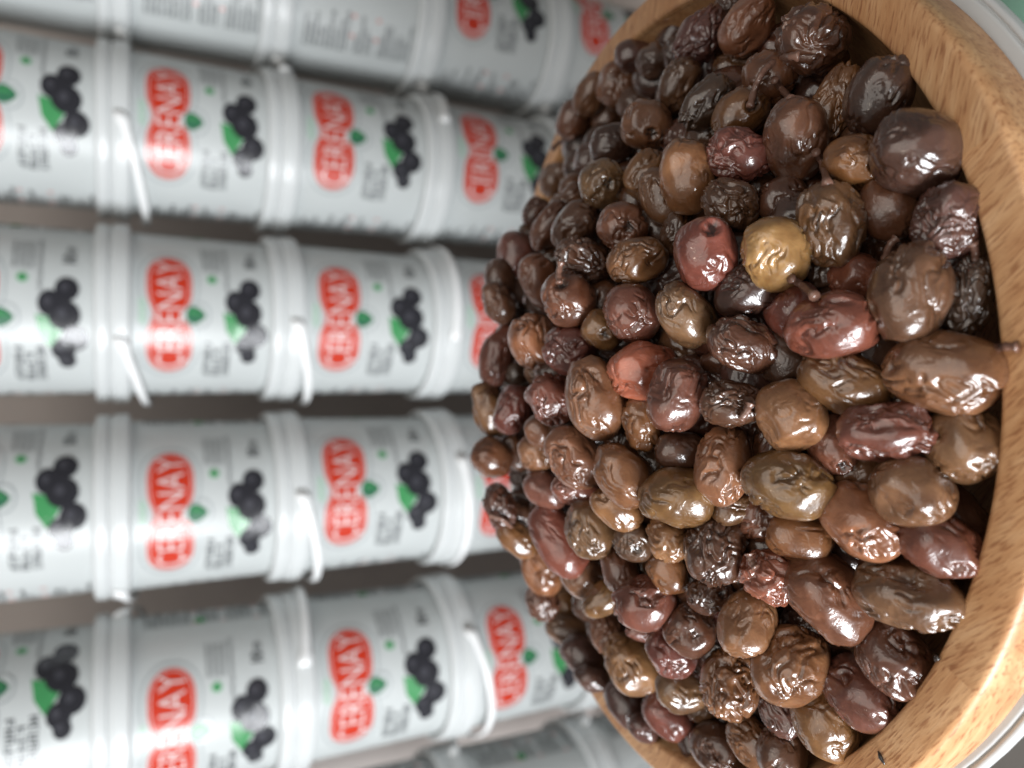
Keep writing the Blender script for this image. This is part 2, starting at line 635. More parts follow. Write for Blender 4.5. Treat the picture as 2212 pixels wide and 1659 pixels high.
# folded green cloth lying on the counter to the right of the tub
gv, gf = [], []
GP = ray(2176, 6) * (tz / ray(2176, 6)[2])
nx, ny = 40, 40
for i in range(nx + 1):
    for j in range(ny + 1):
        x, y = GP[0] - 0.016 + 0.25 * (-0.2 + 0.34 * j / ny) + 0.3 * i / nx + 0.010 * math.sin(j * 0.5), GP[1] - 0.2 + 0.34 * j / ny
        zz = 0.012 + 0.006 * math.sin(x * 55 + 3 * math.sin(y * 21)) + 0.004 * math.sin(y * 70 + x * 30)
        gv.append((x, y, tz + max(zz, 0.003)))
for i in range(nx):
    for j in range(ny):
        a = i * (ny + 1) + j
        gf.append((a, a + ny + 1, a + ny + 2, a + 1))
gc = link('green_cloth', mesh('green_cloth', gv, gf), plastic('cloth_green', (0.17, 0.31, 0.23), 0.6, 0.3))
tag(gc, 'rumpled green cloth on the counter beside the white tub', 'cloth')
so = gc.modifiers.new('thickness', 'SOLIDIFY')
so.thickness = 0.002

# ================================================================== the wall of buckets
YAW = 0.12778131
RACK = Matrix.Rotation(YAW, 4, 'Z')
DC, X0, WC, Z0, HR = 0.94069813, 0.51403477, 0.21, 0.0158171, 0.1749684
RB, RT_, RL = 0.0878, 0.0902, 0.0985
ZT, ZB = -0.0210, -0.1662
ROWZ = {-1: 0.188, 0: 0.0187, 1: -0.1540, 2: -0.3420, 3: -0.5300, 4: -0.718}


def body_r(v):
    return RT_ + (RB - RT_) * (v / (ZT - ZB))


body_me = lathe('body', bevel_prof([(RT_ - 0.0005, ZT + 0.003), (RT_, ZT), (RB, ZB + 0.001), (RB - 0.004, ZB), (0, ZB)], 0.003), 72)
body_me.materials.append(M_BODY)
collar_me = lathe('collar', bevel_prof([(0.0945, 0.0005), (0.0957, -0.0005), (0.0957, -0.0028), (0.0982, -0.0036), (0.0986, -0.0178), (0.0965, -0.0196), (0.0908, -0.0198), (0.0899, -0.0215)], 0.0010), 72)
collar_me.materials.append(M_LID)
lid_me = lathe('lid', bevel_prof([(0, 0.0085), (0.0886, 0.0085), (0.0900, 0.0130), (0.0950, 0.0136), (0.0972, 0.0118), (0.0975, 0.0012), (0.0955, 0.0002), (0.0945, 0.0006)], 0.0012), 72)
lid_me.materials.append(M_LID)


class Art:
    """flat print, bent round the bucket: patches in (u along the girth, v down from the top of the body)"""

    def __init__(self):
        self.v, self.f, self.m, self.mats = [], [], [], []

    def mat(self, m):
        if m not in self.mats:
            self.mats.append(m)
        return self.mats.index(m)

    dv, kv, v0 = 0.0, 1.0, 0.0

    def pt(self, u, v, o):
        v = self.v0 + (v - self.v0) * self.kv + self.dv
        r = body_r(v) + o
        a = u / RT_
        self.v.append((r * math.sin(a), -r * math.cos(a), ZT - v))
        return len(self.v) - 1

    def quad(self, pts, o, m):
        self.f.append([self.pt(u, v, o) for u, v in pts])
        self.m.append(self.mat(m))

    def strip(self, us, top, bot, o, m):
        k = self.mat(m)
        prev = None
        for u in us:
            a, b = self.pt(u, top(u), o), self.pt(u, bot(u), o)
            if prev:
                self.f.append([prev[1], b, a, prev[0]])
                self.m.append(k)
            prev = (a, b)

    def disc(self, u, v, ru, rv, o, m, rot=0.0, n=14):
        k = self.mat(m)
        c = self.pt(u, v, o)
        ids = []
        for i in range(n):
            a = 2 * math.pi * i / n
            x, y = ru * math.cos(a), rv * math.sin(a)
            ids.append(self.pt(u + x * math.cos(rot) - y * math.sin(rot), v + x * math.sin(rot) + y * math.cos(rot), o))
        for i in range(n):
            self.f.append([c, ids[(i + 1) % n], ids[i]])
            self.m.append(k)

    def poly(self, pts, o, m):
        k = self.mat(m)
        c = self.pt(sum(p[0] for p in pts) / len(pts), sum(p[1] for p in pts) / len(pts), o)
        ids = [self.pt(u, v, o) for u, v in pts]
        for i in range(len(ids)):
            self.f.append([c, ids[i], ids[(i + 1) % len(ids)]])
            self.m.append(k)

    def glyphs(self, u0, v0, du, h, n, m, o=0.0004, seed=0, bold=0.2):
        """n letter-like marks in a line that starts at u0 with its top at v0"""
        r = random.Random(seed)
        for i in range(n):
            a = u0 + i * du
            w = du * 0.78
            t = w * bold
            kinds = r.sample(['l', 'r', 't', 'b', 'm'], 3)
            if 'l' in kinds:
                self.quad([(a, v0), (a, v0 + h), (a + t, v0 + h), (a + t, v0)], o, m)
            if 'r' in kinds:
                self.quad([(a + w - t, v0), (a + w - t, v0 + h), (a + w, v0 + h), (a + w, v0)], o, m)
            for kk, f in (('t', 0), ('m', 0.42), ('b', 0.84)):
                if kk in kinds:
                    self.quad([(a, v0 + h * f), (a, v0 + h * (f + 0.16)), (a + w, v0 + h * (f + 0.16)), (a + w, v0 + h * f)], o + 0.00005, m)

    def build(self, name):
        me = mesh(name, self.v, self.f)
        for m in self.mats:
            me.materials.append(m)
        me.polygons.foreach_set('material_index', self.m)
        return me


VC = 0.0355


def logo_half(u, o=0.0):
    H, U = 0.0223 + o, 0.0655 + o
    au = abs(u)
    if au >= U:
        return 0.0
    e = max(0.0, (au - 0.036) / (U - 0.036))
    return H * math.sqrt(max(0, 1 - e ** 2.2)) * (1 - 0.30 * math.exp(-(u / 0.013) ** 2))


A = Art()


def ring(o1, o2, off, m, n=56):
    U2 = 0.0655 + o2
    us = [U2 * math.sin(math.pi / 2 * (2 * i / n - 1)) for i in range(n + 1)]
    A.strip(us, lambda u: VC - logo_half(u, o2), lambda u: VC - logo_half(u, o1), off, m)
    A.strip(us, lambda u: VC + logo_half(u, o1), lambda u: VC + logo_half(u, o2), off, m)


n = 64
us = [0.0655 * math.sin(math.pi / 2 * (2 * i / n - 1)) for i in range(n + 1)]
A.strip(us, lambda u: VC - logo_half(u), lambda u: VC + logo_half(u), 0.0004, M_RED)
ring(-0.0032, -0.0024, 0.0006, M_WHITE)
ring(0.0055, 0.0066, 0.0004, M_PALE)
logo_me = A.build('logo')

# lettering on the logo, from a font outline bent round the bucket
fc = bpy.data.curves.new('lettering_curve', 'FONT')
fc.body = '\u00c7ERENAY'
fc.resolution_u = 3
fc.offset = -0.008
fo = bpy.data.objects.new('lettering_curve', fc)
COL.objects.link(fo)
dg = bpy.context.evaluated_depsgraph_get()
ev = fo.evaluated_get(dg)
tm = ev.to_mesh()
co = np.array([v.co[:] for v in tm.vertices])
fa = [tuple(p.vertices) for p in tm.polygons]
ev.to_mesh_clear()
bpy.data.objects.remove(fo)
bpy.data.curves.remove(fc)
cap = co[:, 1].max()
u = (co[:, 0] - co[:, 0].min()) / np.ptp(co[:, 0]) * 0.118 - 0.059
v = VC + 0.0128 - co[:, 1] / cap * 0.0250
r = RT_ + (RB - RT_) * (v / (ZT - ZB)) + 0.0009
letter_me = mesh('lettering', np.stack([r * np.sin(u / RT_), -r * np.cos(u / RT_), ZT - v], 1), fa, smooth=False)
letter_me.materials.append(M_WHITE)

A = Art()
A.dv = -0.009
drop = [(0.011 * math.sin(t) * (1 - 0.25 * math.cos(t)), 0.0705 - 0.0115 * math.cos(t)) for t in np.linspace(0, 2 * math.pi, 20)[:-1]]
A.poly([(a * 1.25, (b - 0.0705) * 1.25 + 0.0705) for a, b in drop], 0.0005, M_PALE)
A.poly([(a * 1.15, (b - 0.0705) * 1.15 + 0.0705) for a, b in drop], 0.0007, M_BODY)
A.poly([(0.0118 * math.sin(t) * (0.60 + 0.40 * math.cos(t)) ** 0.5, 0.0700 - 0.0098 * math.cos(t)) for t in np.linspace(math.pi, 3 * math.pi, 20)[:-1]], 0.0009, M_LEAF)
A.poly([(0.0015, 0.062), (0.0062, 0.067), (0.0005, 0.0785)], 0.0011, M_GREEN)
leafy_me = A.build('leaf_emblem')
A = Art()
A.dv = -0.004
for k in range(7):
    a = -0.012 + 0.004 * k
    A.poly([(a - 0.001, 0.017), (a + 0.003, 0.012 - 0.003 * (k % 2)), (a + 0.0055, 0.010), (a + 0.003, 0.016)], 0.0004, M_SPRIG)
sprig_me = A.build('sprig_emblem')

Art.dv = -0.012
A = Art()   # picture of black olives with a green leaf
A.kv, A.v0 = 1.18, 0.103
A.poly([(0.004, 0.101), (0.0, 0.115), (-0.013, 0.121), (-0.031, 0.1115), (-0.016, 0.1035)], 0.0005, M_GREEN)
A.poly([(-0.008, 0.112), (-0.031, 0.1115), (-0.013, 0.121)], 0.0006, M_GREEN)
for (a, b, q, w) in [(0.0300, 0.1245, 0.0125, 0.0095), (0.0150, 0.1120, 0.0135, 0.0095), (0.0035, 0.1225, 0.0155, 0.0125), (-0.0205, 0.1305, 0.0135, 0.0105), (-0.0325, 0.1215, 0.0120, 0.0095), (-0.0450, 0.1240, 0.0095, 0.0070)]:
    A.disc(a, b, q, w, 0.0007 + 0.00002 * a, M_BLACK)
    A.disc(a + 0.002, b - 0.002, q * 0.35, w * 0.3, 0.0010, M_BLACK2)
pic_me = A.build('olive_picture')

A = Art()   # words and small print of the front
for i, (k, nn) in enumerate(((0, 6), (1, 5), (2, 6))):
    A.glyphs(-0.073, 0.0815 + 0.0098 * i, 0.0076, 0.0074, nn, M_INK, seed=3 + i, bold=0.3)
for i in range(4):
    A.glyphs(0.050, 0.0800 + 0.0054 * i, 0.0026, 0.0034, 14, M_INK2, seed=20 + i)
A.glyphs(0.026, 0.1030, 0.0026, 0.0036, 25, M_INK2, seed=31)
A.disc(0.040, 0.0895, 0.0058, 0.0058, 0.0004, M_SPRIG)
A.disc(0.040, 0.0895, 0.0042, 0.0042, 0.0006, M_GREEN)
# the 10 and the sign behind it
A.quad([(0.0585, 0.124), (0.0585, 0.1365), (0.0608, 0.1365), (0.0608, 0.124)], 0.0004, M_INK)
for a0 in range(14):
    t0, t1 = 2 * math.pi * a0 / 14, 2 * math.pi * (a0 + 1) / 14
    A.quad([(0.0662 + p * math.cos(t), 0.1302 + q * math.sin(t)) for p, q, t in ((0.0037, 0.0063, t0), (0.0037, 0.0063, t1), (0.0016, 0.0038, t1), (0.0016, 0.0038, t0))], 0.0004, M_INK)
A.glyphs(0.0715, 0.1280, 0.0050, 0.0075, 2, M_INK, seed=5, bold=0.3)
words_me = A.build('front_text')

Art.dv = 0.0
A = Art()   # close-set columns of print on both sides
for side, ua, ub in ((0, -0.150, -0.103), (1, 0.118, 0.175)):
    for i in range(22):
        vv = 0.012 + 0.0058 * i
        if side and i in (8, 13, 19):
            A.quad([(ua, vv), (ua, vv + 0.0045), (ub - 0.02, vv + 0.0045), (ub - 0.02, vv)], 0.0004, M_PINK if i != 19 else M_RED)
            continue
        if not side and i in (9, 14):
            A.quad([(ua + 0.02, vv), (ua + 0.02, vv + 0.0045), (ub, vv + 0.0045), (ub, vv)], 0.0004, M_PINK)
            continue
        nn = random.randint(9, 18)
        A.glyphs(ua, vv, 0.0028, 0.0036, nn, M_INK if i % 3 else M_INK2, seed=40 + i + 30 * side, bold=0.35)
A.disc(0.124, 0.066, 0.006, 0.006, 0.0006, M_GREEN)
small_me = A.build('side_text')


def handle_mesh(name, droop, n=40, k=10):
    """strap from the knob in front (angle 0) round one side to the opposite knob"""
    v, f = [], []
    for i in range(n + 1):
        t = i / n
        a = math.pi * t
        e = min(t, 1 - t) * math.pi * 0.1
        hh = 0.0042 + 0.0048 * math.exp(-(e / 0.010) ** 2)
        th = 0.0016 + 0.0022 * math.exp(-(e / 0.012) ** 2)
        if i in (0, n):
            hh *= 0.7
            th *= 0.6
        rr = 0.1006 + 0.001 * math.sin(a)
        zc = -0.0092 - droop * math.sin(a) ** 0.85 if 0 < i < n else -0.0092
        for j in range(k):
            b = 2 * math.pi * j / k
            x = rr + th * math.cos(b)
            v.append((x * math.sin(-a), -x * math.cos(-a), zc + hh * math.sin(b)))
    for i in range(n):
        for j in range(k):
            l = (j + 1) % k
            f.append((i * k + j, i * k + l, (i + 1) * k + l, (i + 1) * k + j))
    f.append(tuple(range(k))[::-1])
    f.append(tuple(n * k + j for j in range(k)))
    me = mesh(name, v, f)
    me.materials.append(M_HANDLE)
    return me


HANDLES = {}


def handle_for(droop, side):
    key = (round(droop, 3), side)
    if key not in HANDLES:
        me = handle_mesh('handle', droop)
        if side > 0:
            me.transform(Matrix.Scale(-1, 4, (1, 0, 0)))
            me.flip_normals()
        HANDLES[key] = me
    return HANDLES[key]


def solve_angle(root_m, ypix, rad, z):
    best, ba = 1e9, 0
    for a in np.linspace(-1.5, 1.5, 301):
        P = np.array((root_m @ Vector((rad * math.sin(a), -rad * math.cos(a), z)))[:])
        e = abs(project(P)[1] - ypix)
        if e < best:
            best, ba = e, a
    return ba


LOGO = {(1, -1): 192, (2, -1): 682, (3, -1): 1082, (4, -1): 1500, (1, 0): 255, (1, 1): 290, (1, 2): 328, (2, 0): 680, (2, 1): 688, (2, 2): 690, (3, 0): 1112, (3, 1): 1060, (3, 2): 1055,
        (4, 0): 1592, (4, 1): 1490, (4, 2): 1425, (0, 0): -120, (0, 1): -75, (0, 2): -25, (0, 3): 25}
KNOB = {(1, 0): (240, -1, 0.028), (2, 0): (728, -1, 0.030), (3, 0): (1278, -1, 0.02), (1, 1): (150, 1, 0.02), (2, 1): (690, -1, 0.024), (3, 1): (1062, -1, 0.026), (4, 1): (1440, 1, 0.012),
        (1, 2): (262, 1, 0.012), (2, 2): (736, 1, 0.006), (3, 2): (985, -1, 0.010), (4, 2): (1358, -1, 0.028)}
ORD = ['first', 'second', 'third', 'fourth', 'fifth']
COLW = ['topmost', 'second', 'third', 'fourth', 'fifth', 'lowest']
for ci in range(6):
    for ri in range(-1, 4):
        dx = random.uniform(-0.002, 0.002)
        m = RACK @ Matrix.Translation((X0 + 0.5 * WC - ci * WC, DC, ROWZ[ri])) @ Matrix.Diagonal((1, 1, (ROWZ[ri] - ROWZ[ri + 1]) / HR, 1))
        root = empty('olive_bucket', m)
        knob = KNOB.get((ci, ri))
        extra = ''
        if knob:
            extra = ' with drooping handle' if knob[2] > 0.02 else ' with a handle knob showing'
        lab = 'white bucket%s, %s in the %s row from left' % (extra, 'topmost' if ci == 0 else 'lowest' if ci == 5 else ORD[ci] + ' from top', ORD[ri + 1])
        tag(root, lab, 'bucket', 'white olive buckets stacked behind the bowl')
        link('body', body_me, None, root)
        link('collar', collar_me, None, root)
        link('lid', lid_me, None, root)
        y = LOGO.get((ci, ri))
        if y is not None and y > -30:
            a = solve_angle(m, y, RT_ - 0.001, ZT - VC)
        elif ci == 0:
            a = 0.55
        elif ci == 5:
            a = -0.25
        else:
            a = {1: 0.4, 2: 0.05, 3: 0.0, 4: -0.1}[ci]
        lg = link('logo', logo_me, None, root)
        lg.rotation_euler.z = a
        link('lettering', letter_me, None, lg)
        link('leaf_emblem', leafy_me, None, lg)
        link('sprig_emblem', sprig_me, None, lg)
        for nm, me in (('olive_picture', pic_me), ('front_text', words_me), ('side_text', small_me)):
            o = link(nm, me, None, root)
            o.rotation_euler.z = a
            if nm != 'olive_picture':
                o['kind'] = 'stuff'
        if knob:
            ka = solve_angle(m, knob[0], 0.1005, -0.009)
            hm = handle_for(knob[2], knob[1])
        else:
            ka = R(-75)
            hm = handle_for(0.03, 1)
            ka = R(75) if ci >= 3 else R(-75)
            hm = handle_for(0.03, 1 if ka > 0 else -1)
        h = link('handle', hm, None, root)
        h.rotation_euler.z = ka

# brown board that closes the shelf behind the buckets, and the shelf they stand on


def board_material():
    m, nt, b = nodes('brown_board')
    tc = N(nt, 'ShaderNodeTexCoord')
    n1 = N(nt, 'ShaderNodeTexNoise', i_Scale=5.0, i_Detail=4.0)
    nt.links.new(tc.outputs['Object'], n1.inputs['Vector'])
    mx = N(nt, 'ShaderNodeMix', data_type='RGBA')
    mx.inputs['A'].default_value = (0.56, 0.50, 0.47, 1)
    mx.inputs['B'].default_value = (0.70, 0.635, 0.60, 1)
    nt.links.new(n1.outputs['Fac'], mx.inputs['Factor'])
    nt.links.new(mx.outputs['Result'], b.inputs['Base Color'])
    b.inputs['Roughness'].default_value = 0.5
    return m


M_BOARD = board_material()
w = link('back_wall', mesh('back_wall', *box((-1.1, DC + 0.24, -0.9), (1.3, DC + 0.26, 0.42)), smooth=False), M_BOARD)
w.matrix_world = RACK
w['kind'] = 'structure'
zs = ROWZ[3] + ZB * (ROWZ[3] - ROWZ[4]) / HR
w = link('shelf', mesh('shelf', *box((-0.95, DC - 0.16, zs - 0.03), (1.1, DC + 0.2395, zs - 0.0005)), smooth=False), M_BOARD)
w.matrix_world = RACK
w['kind'] = 'structure'

# ================================================================== the olives
PAL = {'D': (0.088, 0.040, 0.022), 'B': (0.135, 0.063, 0.032), 'P': (0.082, 0.041, 0.030), 'R': (0.150, 0.054, 0.037), 'C': (0.29, 0.095, 0.056), 'O': (0.165, 0.082, 0.032),
       'T': (0.35, 0.220, 0.075), 'K': (0.060, 0.033, 0.022), 'G': (0.158, 0.085, 0.043), 'M': (0.222, 0.106, 0.052)}
CNAME = {'D': 'dark brown', 'B': 'brown', 'P': 'purplish brown', 'R': 'reddish brown', 'C': 'coral red', 'O': 'olive brown', 'T': 'golden tan', 'K': 'blackish', 'G': 'greyish green', 'M': 'milky brown'}
WNAME = {0: 'smooth', 1: 'dented', 2: 'wrinkled'}


def ico(n):
    bm = bmesh.new()
    bmesh.ops.create_icosphere(bm, subdivisions=n, radius=1.0)
    v = np.array([q.co[:] for q in bm.verts])
    f = np.array([[q.index for q in p.verts] for p in bm.faces])
    bm.free()
    v /= np.linalg.norm(v, axis=1)[:, None]
    return v, f


ICO = {4: ico(5), 5: ico(6)}


def smoothstep(a, b, x):
    t = np.clip((x - a) / (b - a), 0, 1)
    return t * t * (3 - 2 * t)


def olive_mesh(level, la, lb, wr, scar_dir, seed):
    """la, lb half length and half width in metres; wr 0 smooth, 1 dented, 2 wrinkled"""
    s, f = ICO[level]
    r0 = np.random.default_rng(seed)
    so = r0.uniform(0, 200, 3)
    rad = np.ones(len(s))
    # flats where the olives press on one another
    for k in range(r0.integers(2, 5)):
        d = r0.normal(size=3)
        d /= np.linalg.norm(d)
        pl = r0.uniform(0.84, 0.95) / np.maximum(s @ d, 1e-3)
        h = np.clip(0.5 + 0.5 * (rad - pl) / 0.07, 0, 1)
        rad = rad * (1 - h) + pl * h - 0.07 * h * (1 - h)
    rad += 0.075 * noise3(s * 1.3 + so)
    wv = np.stack([noise3(s * 1.5 + so + k * 17.3) for k in range(3)], 1)
    q = s + 0.45 * wv
    A1, A2, A3 = ((0.055, 0.016, 0.0), (0.125, 0.038, 0.006), (0.155, 0.056, 0.012))[wr]
    aniso = np.ones(3)
    aniso[0] = r0.uniform(0.45, 1.0)
    patch = smoothstep(-0.25, 0.35, noise3(s * 1.1 + so + 51.0) + (0.25 if wr == 2 else -0.05))
    n1 = noise3(q * 2.1 * aniso + so + 5.0)
    rid = (1 - np.abs(n1) / 0.55).clip(0, 1)
    n2 = noise3(q * 3.6 * aniso + so + 9.0)
    rid2 = (1 - np.abs(n2) / 0.5).clip(0, 1)
    rad -= A1 * patch * rid ** 2.2
    rad += A2 * patch * (rid2 ** 2.5 - 0.4)
    if A3:
        n4 = noise3(q * 7.5 + so + 21.0)
        rad += A3 * patch * ((1 - np.abs(n4) / 0.5).clip(0, 1) ** 2 - 0.4)
    v = s * rad[:, None]
    v *= 1.08
    # olive outline: slightly pointed away from the stem
    x = v[:, 0]
    v[:, 1:] *= (1 - 0.05 * x + 0.10 * x * x)[:, None]
    v[:, 0] *= la
    v[:, 1:] *= lb
    scar = np.zeros(len(s))
    if scar_dir is not None:
        cs = s @ np.asarray(scar_dir)
        dent = smoothstep(0.955, 1.0, cs + 0.022 * noise3(s * 5 + so))
        v *= (1 - 0.15 * dent + 0.022 * np.exp(-((cs - 0.94) / 0.025) ** 2))[:, None]
        scar = smoothstep(0.968, 0.995, cs + 0.035 * noise3(s * 8 + so)) * 0.85
    me = bpy.data.meshes.new('olive')
    me.vertices.add(len(v))
    me.vertices.foreach_set('co', v.ravel())
    me.loops.add(len(f) * 3)
    me.loops.foreach_set('vertex_index', f.ravel())
    me.polygons.add(len(f))
    me.polygons.foreach_set('loop_start', np.arange(0, len(f) * 3, 3))
    me.polygons.foreach_set('loop_total', np.full(len(f), 3))
    me.polygons.foreach_set('use_smooth', np.ones(len(f), bool))
    at = me.attributes.new('scar', 'FLOAT', 'POINT')
    at.data.foreach_set('value', scar.astype(np.float32))
    me.update(calc_edges=True)
    me.materials.append(M_OLIVE)
    return me


# place every olive of the picture on the heap
OL = []
for (x, y, a, b, g, c, wr, off) in OLIVES:
    P = heap_hit(x, y, off)
    if x < 1290:
        a, b = a * 1.08, b * 1.08
    OL.append(dict(x=x, y=y, a=a, b=b, g=g, c=c, w=wr, off=off, P=P, fill=False))

# olives lower in the heap that show in the gaps: sow them where nothing covers the heap yet
GW, GH, GS = 300, 210, 8.0
cov = np.zeros((GH, GW))
gy, gx = np.mgrid[0:GH, 0:GW]
PX, PY = gx * GS, gy * GS - 10


def cover(o, grow=0.92):
    g = R(o['g'])
    dx, dy = PX - o['x'], PY - o['y']
    e = ((dx * math.cos(g) + dy * math.sin(g)) / (o['a'] / 2 * grow)) ** 2 + ((-dx * math.sin(g) + dy * math.cos(g)) / (o['b'] / 2 * grow)) ** 2
    return e < 1


for o in OL:
    cov[cover(o)] = 1
inside = np.zeros((GH, GW), bool)
for j in range(0, GH):
    for i in range(int(1000 / GS), int(2190 / GS)):
        P = heap_hit(i * GS, j * GS - 10, 0.5)
        if P is not None:
            q = P - BC
            rr = math.hypot(q @ BU, q @ BW)
            near = (q @ BW) < -0.02
            inside[j, i] = rr < RIN * (0.90 if near else 0.93) and (q @ BN) - heap_z(rr, 0.5) < 0.004
for lay, step in ((1.0, 0.55), (1.75, 0.75)):
    cells = [(j, i) for j in range(GH) for i in range(GW) if inside[j, i] and cov[j, i] < 1]
    random.shuffle(cells)
    cov2 = np.zeros((GH, GW))
    for (j, i) in cells:
        if len(OL) >= 285:
            break
        if cov2[j, i]:
            continue
        x, y = i * GS, j * GS - 10
        P = heap_hit(x, y, lay)
        if P is None:
            continue
        sc = LENS_PX / (P @ FW)
        o = dict(x=x, y=y, a=random.uniform(0.019, 0.023) * sc, b=random.uniform(0.0155, 0.018) * sc, g=random.uniform(0, 180), c=random.choice('DDKPDBDK'), w=random.choice((1, 1, 2)), off=lay, P=P, fill=True)  # mostly dark skins: the shade of the gaps is put into their colour
        OL.append(o)
        cov2[cover(o, 0.95 if lay < 1.5 else 1.2)] = 1
    cov = np.maximum(cov, cov2)

# real sizes from the distance, then ease the overlaps by moving along the line of sight
for o in OL:
    d = o['P'] @ FW
    o['t0'] = o['t'] = np.linalg.norm(o['P'])
    o['dir'] = o['P'] / o['t']
    o['rel'] = math.sqrt(o['a'] * o['b']) / 2 / LENS_PX * (o['dir'] @ FW)
for it in range(40):
    Pn = np.array([o['dir'] * o['t'] for o in OL])
    rr = np.array([o['rel'] * o['t'] for o in OL]) * 0.90
    D = np.linalg.norm(Pn[:, None] - Pn[None], axis=2)
    pen = rr[:, None] + rr[None] - D
    ii, jj = np.where(np.triu(pen > 0.0003, 1))
    mv = np.zeros(len(OL))
    for i, j in zip(ii, jj):
        s = 1 if OL[i]['t'] + 0.004 * OL[i]['off'] < OL[j]['t'] + 0.004 * OL[j]['off'] else -1
        k = 0.22 * pen[i, j]
        mv[i] -= s * k
        mv[j] += s * k
    for o, q in zip(OL, mv):
        o['t'] = min(max(o['t'] + max(-0.0012, min(0.0012, q)), o['t0'] - 0.007), o['t0'] + 0.016)
for o in OL:
    o['P'] = o['dir'] * o['t']

# the rest of the heap, past the 285 that show: buried olives under the outer layer, one mesh
bv, bf, nb = [], [], 0
s2, f2 = ico(3)
main = np.array([o['P'] for o in OL])
rb = np.random.default_rng(77)
pos = []
for c in rb.uniform((-0.14, -0.14, -0.062), (0.14, 0.14, 0.05), (9000, 3)):
    r = math.hypot(c[0], c[1])
    lim = heap_z(r, 1.5 if c[1] < 0.03 else 0.45)
    floor = -0.062 + 0.055 * (r / 0.145) ** 3
    if r > 0.138 or c[2] > lim or c[2] < max(floor, lim - 0.026):
        continue
    P = BC + c[0] * BU + c[1] * BW + c[2] * BN
    if np.linalg.norm(main - P, axis=1).min() < 0.0155 or (pos and np.linalg.norm(np.array(pos) - P, axis=1).min() < 0.0155):
        continue
    pos.append(P)
    q, _ = np.linalg.qr(rb.normal(size=(3, 3)))
    v = s2 * (1 + 0.09 * noise3(s2 * 1.5 + rb.uniform(0, 100, 3)) + 0.04 * noise3(s2 * 4 + rb.uniform(0, 100, 3)))[:, None]
    bv.append((v * (0.0108, 0.0088, 0.0088)) @ q.T + P)
    bf.append(f2 + nb)
    nb += len(s2)
bed = mesh('buried_olives', np.concatenate(bv), np.concatenate(bf).tolist())
bed.materials.append(M_OLIVE)
bed_o = link('buried_olives', bed)
bed_o.color = (0.075, 0.036, 0.022, 1)
bed_o['kind'] = 'stuff'
bed_o['label'] = 'dark olives buried in the heap under those that show'
print('buried', len(pos))

# stem scars that face the camera: olive (by its place) -> place of the scar
SCARS = {(1345, 492): (1358, 490), (1526, 549): (1533, 497), (1303, 713): (1305, 722), (1371, 1169): (1375, 1187), (1301, 398): (1315, 396), (1848, 351): (1886, 356), (1537, 1285): (1562, 1284),
         (1397, 271): (1408, 286), (1798, 961): (1815, 1000), (1228, 647): (1210, 612), (1599, 247): (1622, 226), (1311, 1365): (1335, 1378)}
area_px = sorted([o['a'] * o['b'] for o in OL if not o['fill']], reverse=True)
BIG = area_px[min(78, len(area_px) - 1)]
for k, o in enumerate(OL):
    P = o['P']
    d = P @ FW
    la, lb = o['a'] / 2 * d / LENS_PX, o['b'] / 2 * d / LENS_PX
    g = R(o['g'])
    dr = o['dir']
    ir = -UP + dr * (UP @ dr)
    ir /= np.linalg.norm(ir)               # picture right
    idn = np.cross(dr, ir)
    if idn @ (-RT) < 0:
        idn = -idn                           # picture down
    rk = np.random.default_rng(500 + k)
    ax = math.cos(g) * ir + math.sin(g) * idn + dr * rk.uniform(-0.25, 0.25)
    if rk.random() < 0.5:
        ax = -ax
    ax /= np.linalg.norm(ax)
    bx = np.cross(dr, ax)
    bx /= np.linalg.norm(bx)
    cx_ = np.cross(ax, bx)
    tw = rk.uniform(0, 2 * math.pi)
    b1 = math.cos(tw) * bx + math.sin(tw) * cx_
    c1 = np.cross(ax, b1)
    rot = np.stack([ax, b1, c1], 1)
    sd = None
    sp_ = SCARS.get((o['x'], o['y']))
    if sp_:
        e = ((sp_[0] - o['x']) * ir + (sp_[1] - o['y']) * idn) / LENS_PX * d
        loc = rot.T @ e / np.array([la, lb, lb])
        view = rot.T @ (-dr)
        nrm = np.linalg.norm(loc)
        if nrm < 0.97:
            vv = view / np.array([la, lb, lb])
            vv = vv - loc * (vv @ loc) / max(nrm ** 2, 1e-6)
            vv /= np.linalg.norm(vv)
            sd = loc + vv * math.sqrt(1 - nrm ** 2)
        else:
            sd = loc / nrm
    elif rk.random() < 0.3:
        sd = np.array([1.0, 0.12, 0.05])
        sd /= np.linalg.norm(sd)
    me = olive_mesh(5 if o['a'] * o['b'] >= BIG and not o['fill'] else 4, la, lb, o['w'], sd, 900 + k)
    ob = bpy.data.objects.new('olive', me)
    COL.objects.link(ob)
    ob.matrix_world = Matrix(((rot[0, 0], rot[0, 1], rot[0, 2], P[0]), (rot[1, 0], rot[1, 1], rot[1, 2], P[1]), (rot[2, 0], rot[2, 1], rot[2, 2], P[2]), (0, 0, 0, 1)))
    base = np.array(PAL[o['c']]) * (1.17, 1.10, 1.08) * rk.uniform(0.85, 1.18) * (1 + rk.uniform(-0.08, 0.08, 3))
    ob.color = (*base, 1)
    o['ob'] = ob

